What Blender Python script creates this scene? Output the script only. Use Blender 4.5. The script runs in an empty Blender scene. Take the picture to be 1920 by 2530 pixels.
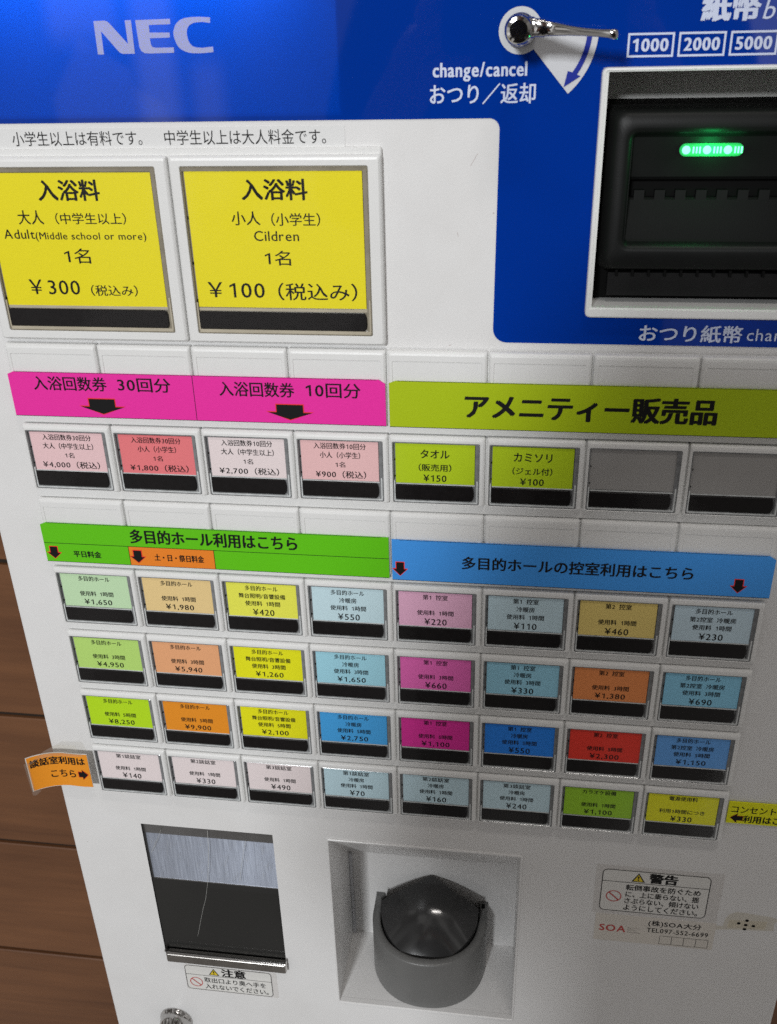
import bpy, bmesh, math, random
from mathutils import Vector, Matrix
random.seed(7)
S = bpy.context.scene
COL = S.collection
Z0 = 1200.0          # height (mm) above the floor of the seam under the first row of small keys

# ------------------------------------------------------------------ camera
cd = bpy.data.cameras.new('camera')
cam = bpy.data.objects.new('camera', cd); COL.objects.link(cam)
rt = Vector((.990919, .132406, -.023418)); up = Vector((-.041083, .463973, .884896)); fw = Vector((-.128031, .875898, -.465199))
M = Matrix.Identity(4)
for i in range(3):
    M[i][0] = rt[i]; M[i][1] = up[i]; M[i][2] = -fw[i]
M.translation = Vector((.06215, -.43131, Z0/1000 + .22957))
cam.matrix_world = M
cd.sensor_fit = 'VERTICAL'; cd.sensor_height = 24.0; cd.lens = 24.0*2376.45/2530
cd.clip_start = .01; cd.clip_end = 100
cd.dof.use_dof = True; cd.dof.focus_distance = .56; cd.dof.aperture_fstop = 16.0
S.camera = cam

# ------------------------------------------------------------------ world: a dim room all round
W = bpy.data.worlds.new('World'); S.world = W; W.use_nodes = True
nt = W.node_tree; nt.nodes.clear()
wo = nt.nodes.new('ShaderNodeOutputWorld'); bg = nt.nodes.new('ShaderNodeBackground')
tc = nt.nodes.new('ShaderNodeTexCoord')
mp = nt.nodes.new('ShaderNodeMapping'); mp.inputs['Scale'].default_value = (3.2, 3.2, 1.6)
no = nt.nodes.new('ShaderNodeTexNoise'); no.inputs['Scale'].default_value = 1.7; no.inputs['Detail'].default_value = 2.5
cr = nt.nodes.new('ShaderNodeValToRGB')
cr.color_ramp.elements[0].position = .40; cr.color_ramp.elements[0].color = (.17, .148, .128, 1)
cr.color_ramp.elements[1].position = .68; cr.color_ramp.elements[1].color = (1.0, .97, .95, 1)
mp2 = nt.nodes.new('ShaderNodeMapping'); mp2.inputs['Scale'].default_value = (5.5, 5.5, 3.0); mp2.inputs['Location'].default_value = (.7, .2, .4)
n2 = nt.nodes.new('ShaderNodeTexVoronoi'); n2.inputs['Scale'].default_value = 1.3; n2.distance = 'CHEBYCHEV'; n2.inputs['Randomness'].default_value = .8
r2 = nt.nodes.new('ShaderNodeMapRange'); r2.inputs['From Min'].default_value = .66; r2.inputs['From Max'].default_value = .92; r2.inputs['To Min'].default_value = 0; r2.inputs['To Max'].default_value = 1
ad = nt.nodes.new('ShaderNodeMix'); ad.data_type = 'RGBA'; ad.inputs['B'].default_value = (1.7, 1.65, 1.6, 1)
nt.links.new(tc.outputs['Generated'], mp.inputs['Vector']); nt.links.new(mp.outputs['Vector'], no.inputs['Vector'])
nt.links.new(tc.outputs['Generated'], mp2.inputs['Vector']); nt.links.new(mp2.outputs['Vector'], n2.inputs['Vector'])
sp = nt.nodes.new('ShaderNodeSeparateColor'); nt.links.new(n2.outputs['Color'], sp.inputs['Color']); nt.links.new(sp.outputs['Red'], r2.inputs['Value'])
nt.links.new(no.outputs['Fac'], cr.inputs['Fac']); nt.links.new(cr.outputs['Color'], ad.inputs['A']); nt.links.new(r2.outputs['Result'], ad.inputs['Factor'])
# bright patches added to the room backdrop for the header film to reflect
sx = nt.nodes.new('ShaderNodeSeparateXYZ'); nt.links.new(tc.outputs['Generated'], sx.inputs[0])
def mth(op, a, b=None):
    n = nt.nodes.new('ShaderNodeMath'); n.operation = op
    for i, v in enumerate((a, b)):
        if v is None: continue
        if isinstance(v, (int, float)): n.inputs[i].default_value = v
        else: nt.links.new(v, n.inputs[i])
    return n.outputs[0]
uu = mth('DIVIDE', sx.outputs['X'], mth('MAXIMUM', mth('MULTIPLY', sx.outputs['Y'], -1), .05)); zz = sx.outputs['Z']
def window(src, a, b, soft):
    up_ = nt.nodes.new('ShaderNodeMapRange'); up_.inputs['From Min'].default_value = a-soft; up_.inputs['From Max'].default_value = a+soft
    dn_ = nt.nodes.new('ShaderNodeMapRange'); dn_.inputs['From Min'].default_value = b-soft; dn_.inputs['From Max'].default_value = b+soft
    dn_.inputs['To Min'].default_value = 1; dn_.inputs['To Max'].default_value = 0
    nt.links.new(src, up_.inputs['Value']); nt.links.new(src, dn_.inputs['Value'])
    return mth('MULTIPLY', up_.outputs[0], dn_.outputs[0])
tot = None
for u0, u1, z0, z1, k in ((-.47, -.40, -.02, .30, 2.2), (-.385, -.345, -.20, .02, 2.6), (-.33, -.30, -.17, -.04, 1.6), (-.62, -.60, -.3, .1, 1.2), (-.24, -.12, .02, .07, 1.4), (-.26, -.10, .10, .13, 1.2), (.16, .24, -.12, .25, 1.3)):
    w_ = mth('MULTIPLY', mth('MULTIPLY', window(uu, u0, u1, .008), window(zz, z0, z1, .012)), k)
    tot = w_ if tot is None else mth('ADD', tot, w_)
av = nt.nodes.new('ShaderNodeMix'); av.data_type = 'RGBA'; av.blend_type = 'ADD'; av.inputs['Factor'].default_value = 1
cb = nt.nodes.new('ShaderNodeCombineColor')
for i in range(3): nt.links.new(tot, cb.inputs[i])
nt.links.new(ad.outputs['Result'], av.inputs['A']); nt.links.new(cb.outputs['Color'], av.inputs['B'])
nt.links.new(av.outputs['Result'], bg.inputs['Color'])
bg.inputs['Strength'].default_value = .35
nt.links.new(bg.outputs['Background'], wo.inputs['Surface'])

# ------------------------------------------------------------------ lamps
def area(name, loc, target, sx, sy, power, color):
    l = bpy.data.lights.new(name, 'AREA'); l.shape = 'RECTANGLE'; l.size = sx; l.size_y = sy; l.energy = power; l.color = color
    o = bpy.data.objects.new(name, l); COL.objects.link(o); o.location = loc
    o.rotation_euler = (Vector(target)-Vector(loc)).to_track_quat('-Z', 'Y').to_euler()
    return o
area('ceiling_lamp', (-.62, -3.2, 2.42), (-.1, 0, 1.15), .40, .40, 76, (.965, .985, 1))
area('ceiling_lamp', (.24, -.66, 2.75), (.1, 0, 1.0), .38, .07, 3.8, (1, .95, .90))
area('header_lamp', (-.125, .024, (Z0+254)/1000), (-.125, .012, (Z0+200)/1000), .18, .012, .19, (.85, .92, 1))

S.view_settings.view_transform = 'Standard'; S.view_settings.look = 'None'
S.view_settings.exposure = 0; S.view_settings.gamma = 1; S.view_settings.use_curve_mapping = False
S.render.engine = 'CYCLES'
S.cycles.max_bounces = 8; S.cycles.transparent_max_bounces = 12
S.cycles.use_adaptive_sampling = False
S.cycles.use_denoising = False      # a little grain, as in the photograph
S.cycles.sample_clamp_indirect = 1.5; S.cycles.sample_clamp_direct = 12; S.cycles.blur_glossy = 1.0; S.cycles.caustics_reflective = False; S.cycles.caustics_refractive = False

# ------------------------------------------------------------------ materials
def lin(c):
    return tuple(((v/255)/12.92 if v/255 <= .04045 else ((v/255+.055)/1.055)**2.4) for v in c)
MATS = {}
def mat(name, col, rough=.5, metal=0, noise=.04, nscale=60, bump=0, bscale=900, spec=.5, coat=0, grime=0):
    if name in MATS: return MATS[name]
    m = bpy.data.materials.new(name); m.use_nodes = True; n = m.node_tree; b = n.nodes['Principled BSDF']
    b.inputs['Roughness'].default_value = rough; b.inputs['Metallic'].default_value = metal
    b.inputs['Specular IOR Level'].default_value = spec; b.inputs['Coat Weight'].default_value = coat
    t = n.nodes.new('ShaderNodeTexCoord')
    z = n.nodes.new('ShaderNodeTexNoise'); z.inputs['Scale'].default_value = nscale; z.inputs['Detail'].default_value = 5
    n.links.new(t.outputs['Object'], z.inputs['Vector'])
    mx = n.nodes.new('ShaderNodeMix'); mx.data_type = 'RGBA'
    mx.inputs['A'].default_value = tuple(max(0, v*(1-noise)) for v in col[:3])+(1,)
    mx.inputs['B'].default_value = tuple(min(1, v*(1+noise)) for v in col[:3])+(1,)
    n.links.new(z.outputs['Fac'], mx.inputs['Factor'])
    out = mx.outputs['Result']
    if grime:
        z3 = n.nodes.new('ShaderNodeTexNoise'); z3.inputs['Scale'].default_value = 9; z3.inputs['Detail'].default_value = 8; z3.inputs['Roughness'].default_value = .7
        n.links.new(t.outputs['Object'], z3.inputs['Vector'])
        r3 = n.nodes.new('ShaderNodeMapRange'); r3.inputs['From Min'].default_value = .45; r3.inputs['From Max'].default_value = .75
        r3.inputs['To Min'].default_value = 0; r3.inputs['To Max'].default_value = grime
        n.links.new(z3.outputs['Fac'], r3.inputs['Value'])
        m3 = n.nodes.new('ShaderNodeMix'); m3.data_type = 'RGBA'; m3.inputs['B'].default_value = (.42, .38, .33, 1)
        n.links.new(r3.outputs['Result'], m3.inputs['Factor']); n.links.new(out, m3.inputs['A']); out = m3.outputs['Result']
    n.links.new(out, b.inputs['Base Color'])
    rr_ = n.nodes.new('ShaderNodeMapRange'); rr_.inputs['To Min'].default_value = max(0, rough-.05); rr_.inputs['To Max'].default_value = min(1, rough+.06)
    n.links.new(z.outputs['Fac'], rr_.inputs['Value']); n.links.new(rr_.outputs['Result'], b.inputs['Roughness'])
    if bump:
        z2 = n.nodes.new('ShaderNodeTexNoise'); z2.inputs['Scale'].default_value = bscale; z2.inputs['Detail'].default_value = 2
        n.links.new(t.outputs['Object'], z2.inputs['Vector'])
        bp = n.nodes.new('ShaderNodeBump'); bp.inputs['Strength'].default_value = bump; bp.inputs['Distance'].default_value = .0004
        n.links.new(z2.outputs['Fac'], bp.inputs['Height']); n.links.new(bp.outputs['Normal'], b.inputs['Normal'])
    MATS[name] = m
    return m
WHITE = mat('white_plastic', (.78, .78, .77), .36, noise=.02, bump=.12, bscale=1500, grime=.10)
PANEL = mat('white_painted_steel', (.78, .775, .77), .30, noise=.025, bump=.10, bscale=700, grime=.12)
INK = mat('black_ink', (.007, .0065, .007), .6, noise=.2, spec=.2)
BLACK = mat('black_plastic', (.006, .006, .0065), .36, noise=.25, bump=.2, bscale=1800, spec=.35)
DARKRIB = mat('black_tooth_plastic', (.0035, .0038, .0038), .45, noise=.2, spec=.25)
PLATEM = mat('matt_black_plate', (.004, .0042, .0042), .6, noise=.3, nscale=500, bump=.25, bscale=2200, spec=.12)
BLACKM = mat('black_textured_plastic', (.0045, .005, .005), .45, noise=.3, bump=.10, bscale=2200, spec=.22)
DARK = mat('black_interior', (.003, .003, .003), .7, noise=.2, spec=.1)
STRIP = mat('black_key_strip', (.005, .0038, .0042), .35, noise=.5, nscale=300, spec=.3)
CLEARGREY = mat('smoky_clear_plastic', (.21, .215, .22), .16, noise=.6, nscale=160, spec=.8)
CLEARLIGHT = mat('pale_clear_plastic', (.60, .62, .62), .15, noise=.5, nscale=200, spec=.8)
CLEARTAN = mat('yellowed_clear_plastic', (.27, .24, .18), .2, noise=.45, nscale=90, spec=.7)
CLEARTANL = mat('pale_yellowed_plastic', (.48, .43, .33), .2, noise=.25, nscale=60, spec=.7)
CHROME = mat('chrome', (.52, .51, .50), .07, metal=1, noise=.05, nscale=30)
STEEL = mat('polished_steel', (.62, .60, .57), .25, metal=1, noise=.08, nscale=80)
BLANK = mat('blank_grey_insert', (.36, .35, .34), .22, noise=.06, nscale=40)
GREYCUP = mat('grey_plastic', (.15, .15, .147), .34, noise=.06, bump=.25, bscale=1200, spec=.5)
DOME = mat('dark_grey_plastic', (.032, .032, .0325), .11, noise=.2, spec=.55)
LETTER = mat('pale_printed_lettering', (.62, .68, .86), .35, noise=.02)
PRINTW = mat('white_print', (.62, .63, .66), .35, noise=.03)
BLUEINK = mat('blue_print', (.002, .018, .30), .3, noise=.03)

def blue_film():
    m = bpy.data.materials.new('blue_translucent_film'); m.use_nodes = True; n = m.node_tree; n.nodes.clear()
    o = n.nodes.new('ShaderNodeOutputMaterial'); d = n.nodes.new('ShaderNodeBsdfDiffuse'); t = n.nodes.new('ShaderNodeBsdfTranslucent')
    g = n.nodes.new('ShaderNodeBsdfGlossy'); f = n.nodes.new('ShaderNodeFresnel'); f.inputs['IOR'].default_value = 1.5
    a = n.nodes.new('ShaderNodeMixShader'); b = n.nodes.new('ShaderNodeMixShader')
    d.inputs['Color'].default_value = (.001, .042, .37, 1); t.inputs['Color'].default_value = (.003, .11, .85, 1)
    g.inputs['Roughness'].default_value = .04; a.inputs[0].default_value = .22
    n.links.new(d.outputs[0], a.inputs[1]); n.links.new(t.outputs[0], a.inputs[2])
    n.links.new(f.outputs[0], b.inputs[0]); n.links.new(a.outputs[0], b.inputs[1]); n.links.new(g.outputs[0], b.inputs[2])
    n.links.new(b.outputs[0], o.inputs[0]); return m
FILM = blue_film()
def lit_letter():
    m = bpy.data.materials.new('white_translucent_letter'); m.use_nodes = True; n = m.node_tree; n.nodes.clear()
    o = n.nodes.new('ShaderNodeOutputMaterial'); d = n.nodes.new('ShaderNodeBsdfDiffuse'); t = n.nodes.new('ShaderNodeBsdfTranslucent')
    a = n.nodes.new('ShaderNodeMixShader'); d.inputs['Color'].default_value = (.60, .62, .82, 1); t.inputs['Color'].default_value = (.75, .78, 1, 1)
    a.inputs[0].default_value = .34
    n.links.new(d.outputs[0], a.inputs[1]); n.links.new(t.outputs[0], a.inputs[2]); n.links.new(a.outputs[0], o.inputs[0]); return m
LITLET = lit_letter()
def clear(name, tint=(1, 1, 1), rough=.05, ior=1.45, alpha=0.0):
    m = bpy.data.materials.new(name); m.use_nodes = True; n = m.node_tree; n.nodes.clear()
    o = n.nodes.new('ShaderNodeOutputMaterial'); t = n.nodes.new('ShaderNodeBsdfTransparent'); t.inputs['Color'].default_value = tint+(1,)
    g = n.nodes.new('ShaderNodeBsdfGlossy'); g.inputs['Roughness'].default_value = rough
    f = n.nodes.new('ShaderNodeFresnel'); f.inputs['IOR'].default_value = ior; a = n.nodes.new('ShaderNodeMixShader')
    ge = n.nodes.new('ShaderNodeNewGeometry'); iv = n.nodes.new('ShaderNodeMath'); iv.operation = 'SUBTRACT'; iv.inputs[0].default_value = 1
    mu = n.nodes.new('ShaderNodeMath'); mu.operation = 'MULTIPLY'      # the inner face of the sheet does not reflect
    n.links.new(ge.outputs['Backfacing'], iv.inputs[1]); n.links.new(iv.outputs[0], mu.inputs[0]); n.links.new(f.outputs[0], mu.inputs[1])
    n.links.new(mu.outputs[0], a.inputs[0]); n.links.new(t.outputs[0], a.inputs[1]); n.links.new(g.outputs[0], a.inputs[2])
    out = a
    if alpha:
        d = n.nodes.new('ShaderNodeBsdfDiffuse'); d.inputs['Color'].default_value = (.75, .73, .68, 1)
        c = n.nodes.new('ShaderNodeMixShader'); c.inputs[0].default_value = alpha
        n.links.new(a.outputs[0], c.inputs[1]); n.links.new(d.outputs[0], c.inputs[2]); out = c
    n.links.new(out.outputs[0], o.inputs[0]); return m
COVER = clear('clear_cover', (.985, .985, .985), .06, 1.29)
FLAP = clear('clear_acrylic', (.93, .94, .96), .10, 1.45, .022)
TAPE = clear('clear_sticky_tape', (.96, .95, .92), .2, 1.4, .12)
FILMLABEL = clear('clear_label_film', (.985, .98, .975), .25, 1.3, 0)
def glow(name, col, s):
    m = bpy.data.materials.new(name); m.use_nodes = True; b = m.node_tree.nodes['Principled BSDF']
    b.inputs['Base Color'].default_value = (.02, .3, .1, 1); b.inputs['Emission Color'].default_value = col+(1,); b.inputs['Emission Strength'].default_value = s
    return m
LEDG = glow('green_lamp_lens', (.0, .60, .10), .55)
LEDW = glow('bright_led', (.16, 1, .42), 3.0)

def brushed():
    m = bpy.data.materials.new('brushed_steel'); m.use_nodes = True; n = m.node_tree; b = n.nodes['Principled BSDF']
    t = n.nodes.new('ShaderNodeTexCoord'); p = n.nodes.new('ShaderNodeMapping'); p.inputs['Scale'].default_value = (900, 1, 35)
    z = n.nodes.new('ShaderNodeTexNoise'); z.inputs['Scale'].default_value = 1; z.inputs['Detail'].default_value = 4
    p2 = n.nodes.new('ShaderNodeMapping'); p2.inputs['Scale'].default_value = (60, 1, 4)
    z2 = n.nodes.new('ShaderNodeTexNoise'); z2.inputs['Scale'].default_value = 1
    n.links.new(t.outputs['Object'], p.inputs['Vector']); n.links.new(p.outputs['Vector'], z.inputs['Vector'])
    n.links.new(t.outputs['Object'], p2.inputs['Vector']); n.links.new(p2.outputs['Vector'], z2.inputs['Vector'])
    c = n.nodes.new('ShaderNodeValToRGB'); c.color_ramp.elements[0].position = .3; c.color_ramp.elements[0].color = (.50, .53, .60, 1)
    c.color_ramp.elements[1].position = .7; c.color_ramp.elements[1].color = (.80, .84, .92, 1)
    n.links.new(z.outputs['Fac'], c.inputs['Fac']); n.links.new(c.outputs['Color'], b.inputs['Base Color'])
    b.inputs['Metallic'].default_value = .9
    r = n.nodes.new('ShaderNodeMapRange'); r.inputs['To Min'].default_value = .30; r.inputs['To Max'].default_value = .42
    n.links.new(z2.outputs['Fac'], r.inputs['Value']); n.links.new(r.outputs['Result'], b.inputs['Roughness'])
    bp = n.nodes.new('ShaderNodeBump'); tg = n.nodes.new('ShaderNodeCombineXYZ'); tg.inputs['Z'].default_value = 1; n.links.new(tg.outputs[0], b.inputs['Tangent'])
    b.inputs['Anisotropic'].default_value = .9
    bp.inputs['Strength'].default_value = .08; bp.inputs['Distance'].default_value = .0003
    n.links.new(z.outputs['Fac'], bp.inputs['Height']); n.links.new(bp.outputs['Normal'], b.inputs['Normal'])
    return m
BRUSHED = brushed()
def paper(rgb, k=1.29, rough=.55):
    c = tuple(min(.86, max(.004, v*k)) for v in lin(rgb))
    return mat('paper_%02x%02x%02x_%d' % (*rgb, int(k*100)), c, rough, noise=.035, nscale=700, bump=.15, bscale=1500, spec=.35)
def wood():
    m = bpy.data.materials.new('brown_wood_look_tile'); m.use_nodes = True; n = m.node_tree; b = n.nodes['Principled BSDF']
    t = n.nodes.new('ShaderNodeTexCoord'); p = n.nodes.new('ShaderNodeMapping'); p.inputs['Scale'].default_value = (2.2, 1, 26)
    z = n.nodes.new('ShaderNodeTexNoise'); z.inputs['Scale'].default_value = 1.6; z.inputs['Detail'].default_value = 8; z.inputs['Roughness'].default_value = .62; z.inputs['Distortion'].default_value = .6
    n.links.new(t.outputs['Object'], p.inputs['Vector']); n.links.new(p.outputs['Vector'], z.inputs['Vector'])
    p2 = n.nodes.new('ShaderNodeMapping'); p2.inputs['Scale'].default_value = (1.5, 1, 5)
    z2 = n.nodes.new('ShaderNodeTexNoise'); z2.inputs['Scale'].default_value = 2.0; z2.inputs['Detail'].default_value = 3
    n.links.new(t.outputs['Object'], p2.inputs['Vector']); n.links.new(p2.outputs['Vector'], z2.inputs['Vector'])
    ad = n.nodes.new('ShaderNodeMath'); ad.operation = 'ADD'; n.links.new(z.outputs['Fac'], ad.inputs[0]); n.links.new(z2.outputs['Fac'], ad.inputs[1])
    c = n.nodes.new('ShaderNodeValToRGB'); c.color_ramp.elements[0].position = .72; c.color_ramp.elements[0].color = (.115, .045, .017, 1)
    c.color_ramp.elements[1].position = 1.25; c.color_ramp.elements[1].color = (.22, .092, .036, 1)
    hf = n.nodes.new('ShaderNodeMath'); hf.operation = 'MULTIPLY'; hf.inputs[1].default_value = .5
    c.color_ramp.elements[0].position = .36; c.color_ramp.elements[1].position = .66
    n.links.new(ad.outputs[0], hf.inputs[0]); n.links.new(hf.outputs[0], c.inputs['Fac']); n.links.new(c.outputs['Color'], b.inputs['Base Color'])
    b.inputs['Roughness'].default_value = .5
    bp = n.nodes.new('ShaderNodeBump'); bp.inputs['Strength'].default_value = .3; bp.inputs['Distance'].default_value = .001
    n.links.new(z.outputs['Fac'], bp.inputs['Height']); n.links.new(bp.outputs['Normal'], b.inputs['Normal'])
    return m
WOOD = wood()
GROUT = mat('dark_joint', (.025, .016, .010), .9)

# ------------------------------------------------------------------ mesh helpers (all in mm: X right, F depth into the machine, Z up)
class MB:
    def __init__(s): s.v = []; s.f = []; s.m = []; s.mats = []; s.sm = []
    def mi(s, m):
        if m not in s.mats: s.mats.append(m)
        return s.mats.index(m)
    def add(s, vs, fs, m, smooth=False):
        o = len(s.v); s.v += [tuple(v) for v in vs]; k = s.mi(m)
        for f in fs: s.f.append([i+o for i in f]); s.m.append(k); s.sm.append(smooth)
    def quad(s, a, b, c, d, m): s.add([a, b, c, d], [(0, 1, 2, 3)], m)
    def box(s, x0, x1, f0, f1, z0, z1, m):
        vs = [(x, f, z) for x in (x0, x1) for f in (f0, f1) for z in (z0, z1)]
        s.add(vs, [(0, 1, 3, 2), (4, 6, 7, 5), (0, 4, 5, 1), (2, 3, 7, 6), (0, 2, 6, 4), (1, 5, 7, 3)], m)
    def loft(s, loops, m, cap0=False, cap1=False, smooth=False, closed=True):
        n = len(loops[0]); vs = [p for l in loops for p in l]; fs = []
        for k in range(len(loops)-1):
            for i in range(n if closed else n-1):
                j = (i+1) % n; fs.append((k*n+i, k*n+j, (k+1)*n+j, (k+1)*n+i))
        if cap0: fs.append(tuple(range(n)))
        if cap1: fs.append(tuple((len(loops)-1)*n+i for i in reversed(range(n))))
        s.add(vs, fs, m, smooth)
    def plate(s, x0, x1, z0, z1, fr, bk, m, r=0):
        s.loft([rr(x0, z0, x1, z1, r, bk), rr(x0, z0, x1, z1, r, fr)], m, True, True)
    def build(s, name, parent=None, origin=(0, 0, 0), world_parent=(0, 0, 0)):
        me = bpy.data.meshes.new(name)
        ox, of, oz = origin
        me.from_pydata([((x-ox)/1000, (f-of)/1000, (z-oz)/1000) for x, f, z in s.v], [], s.f)
        for m in s.mats: me.materials.append(m)
        me.polygons.foreach_set('material_index', s.m); me.polygons.foreach_set('use_smooth', s.sm)
        me.update()
        bm = bmesh.new(); bm.from_mesh(me); bmesh.ops.recalc_face_normals(bm, faces=bm.faces) if getattr(s, 'recalc', True) else None
        bm.to_mesh(me); bm.free()
        o = bpy.data.objects.new(name, me); COL.objects.link(o)
        if parent: o.parent = parent
        px, pf, pz = world_parent
        o.location = ((ox-px)/1000, (of-pf)/1000, (oz-pz)/1000)
        return o
def rr(x0, z0, x1, z1, r, F, n=4, rz=None):
    """rounded rectangle loop at depth F, seen from the front anticlockwise"""
    if rz is None: rz = r
    if r <= 0: r = rz = .001
    pts = []
    for cx, cz, a0 in ((x1-r, z1-rz, 0), (x0+r, z1-rz, 90), (x0+r, z0+rz, 180), (x1-r, z0+rz, 270)):
        for i in range(n+1):
            a = math.radians(a0+90*i/n); pts.append((cx+r*math.cos(a), F, cz+rz*math.sin(a)))
    return pts
def poly2d(outlines, res=3):
    """filled flat polygons (holes by even-odd) -> verts, faces in 2D"""
    c = bpy.data.curves.new('tmp', 'CURVE'); c.dimensions = '2D'; c.fill_mode = 'FRONT'
    for ol in outlines:
        sp = c.splines.new('POLY'); sp.points.add(len(ol)-1); sp.use_cyclic_u = True
        for p, q in zip(sp.points, ol): p.co = (q[0], q[1], 0, 1)
    o = bpy.data.objects.new('tmp', c)
    me = bpy.data.meshes.new_from_object(o)
    vs = [(v.co.x, v.co.y) for v in me.vertices]; fs = [tuple(p.vertices) for p in me.polygons]
    bpy.data.objects.remove(o); bpy.data.curves.remove(c); bpy.data.meshes.remove(me)
    return vs, fs
TC = {}
def glyphs(body, bold):
    k = (body, bold)
    if k not in TC:
        c = bpy.data.curves.new('tmp', 'FONT'); c.body = body; c.size = 1; c.resolution_u = 3; c.offset = bold
        o = bpy.data.objects.new('tmp', c); me = bpy.data.meshes.new_from_object(o)
        vs = [(v.co.x, v.co.y) for v in me.vertices]; fs = [tuple(p.vertices) for p in me.polygons]
        bpy.data.objects.remove(o); bpy.data.curves.remove(c); bpy.data.meshes.remove(me)
        xs = [v[0] for v in vs]; ys = [v[1] for v in vs]
        TC[k] = (vs, fs, min(xs), max(xs), min(ys), max(ys))
    return TC[k]
LC = {}
def layout(body):
    """one line set from wide glyphs, with latin letters and figures closed up to a proportional pitch"""
    if body in LC: return LC[body]
    pen = 0; vs = []; fs = []
    for i, ch in enumerate(body):
        if ch == ' ': pen += .30 if body[i-1].isascii() and body[i+1].isascii() and body[i+1].isalpha() else .55; continue
        if ch == '　': pen += 1.0; continue
        asc = 33 <= ord(ch) <= 126 or ch == '¥'
        if ch == '1':           # a figure one with a flag and no foot
            hh = glyphs('7', 0)[5]; ll = glyphs('l', 0); k = (ll[3]-ll[2])
            gv, gf = poly2d([[(.20, 0), (.20+k, 0), (.20+k, hh), (.20+k*.35, hh), (.03, hh*.84), (.03, hh*.70), (.20, hh*.83)]]); a, b, c, d = .03, .20+k, 0, hh
        else: gv, gf, a, b, c, d = glyphs(ch, 0)
        if asc:
            if ch.isdigit(): adv = .565; dx = pen+(adv-(b-a))/2-a-(.03 if ch == '1' else 0)
            else: sb = .065; adv = b-a+2*sb; dx = pen+sb-a
        else: adv = 1.0; dx = pen
        o = len(vs); vs += [(x+dx, y) for x, y in gv]; fs += [tuple(i+o for i in f) for f in gf]; pen += adv
    xs = [v[0] for v in vs]; ys = [v[1] for v in vs]
    LC[body] = (vs, fs, min(xs), max(xs), min(ys), max(ys))
    return LC[body]
def text(mb, body, F, m, cx=None, cz=None, w=None, h=None, box=None, bold=.012, warp=None, shear=0):
    """flat lettering facing the viewer; either inside box=(x0,z0,x1,z1) or centred with width w and height h"""
    vs, fs, a, b, c, d = layout(body)
    if box: cx = (box[0]+box[2])/2; cz = (box[1]+box[3])/2; w = box[2]-box[0]; h = box[3]-box[1]
    sx = w/(b-a); sz = h/(d-c) if h else sx
    out = []
    for x, y in vs:
        X = cx+(x-(a+b)/2)*sx+shear*(y-(c+d)/2)*sz; Z = cz+(y-(c+d)/2)*sz
        out.append((X, Z))
    e = max(0, bold)*1.5*(h or w*.2)*1.0        # overprint a little to each side for heavier strokes
    offs = [(0, 0)] if e < 1e-4 else [(-e, -e*.45), (e, e*.45)] if e < .1 else [(-e, -e*.5), (e, e*.5), (-e*.6, e*.5), (e*.6, -e*.5)]
    for i, (dx, dz) in enumerate(offs):
        df = .004*i
        mb.add([(lambda p: (p[0], p[1]-df, p[2]))(warp(X+dx, Z+dz)) if warp else (X+dx, F-df, Z+dz) for X, Z in out], fs, m)
def shape(mb, outlines, F, m, warp=None):
    vs, fs = poly2d(outlines)
    mb.add([(warp(x, z) if warp else (x, F, z)) for x, z in vs], fs, m)
def empty(name, loc):
    o = bpy.data.objects.new(name, None); COL.objects.link(o); o.location = [v/1000 for v in loc]; o.empty_display_size = .05
    return o
def tag(o, label, cat, group=None):
    o['label'] = label; o['category'] = cat
    if group: o['group'] = group
    return o
def H(z): return Z0+z      # picture-plane height -> world height (mm)

# everything below is drawn in machine coordinates and shifted up by Z0 when built
class MZ(MB):
    def build(s, name, parent=None, origin=None, world_parent=None):
        s.v = [(x, f, z+Z0) for x, f, z in s.v]
        if origin is None:
            xs = [v[0] for v in s.v]; fs = [v[1] for v in s.v]; zs = [v[2] for v in s.v]
            origin = ((min(xs)+max(xs))/2, (min(fs)+max(fs))/2, (min(zs)+max(zs))/2)
        else: origin = (origin[0], origin[1], origin[2]+Z0)
        s.org = origin
        wp = tuple(v*1000 for v in parent['o_']) if parent and 'o_' in parent else (0, 0, 0)
        o = MB.build(s, name, parent, origin, wp)
        o['o_'] = [v/1000 for v in origin]
        return o

PF = 5.0                      # depth of the painted front panel; key tops are at 0
XL, XR = -222.0, 247.0
PZ = 43.114; PX = 48.0
machine = empty('ticket_machine', (0, 180, 0)); machine['o_'] = [0, .18, 0]
tag(machine, 'white ticket vending machine with blue header, coloured price keys, note slot and coin cup', 'ticket machine')

# ---------------------------------------------------------------- cabinet with its front openings
def grid_panel(mb, xs, zs, holes, F, m):
    for i in range(len(xs)-1):
        for j in range(len(zs)-1):
            cx = (xs[i]+xs[i+1])/2; cz = (zs[j]+zs[j+1])/2
            if any(h[0] < cx < h[1] and h[2] < cz < h[3] for h in holes): continue
            mb.quad((xs[i], F, zs[j]), (xs[i+1], F, zs[j]), (xs[i+1], F, zs[j+1]), (xs[i], F, zs[j+1]), m)
TRAY = (-171.3, -82.8, -368, -241); CUPR = (-46, 75.8, -399, -241); BILL = (92.3, 184.7, 107, 205); LBOX = (-205, -18.3, 190, 320)
ZB, ZT = -Z0+15, 430
c = MZ(); c.recalc = False
holes = [TRAY, CUPR, BILL, LBOX]
xs = sorted({XL+2, XR-2} | {h[0] for h in holes} | {h[1] for h in holes})
zs = sorted({ZB+2, ZT-2} | {h[2] for h in holes} | {h[3] for h in holes})
grid_panel(c, xs, zs, holes, PF, PANEL)
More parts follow.
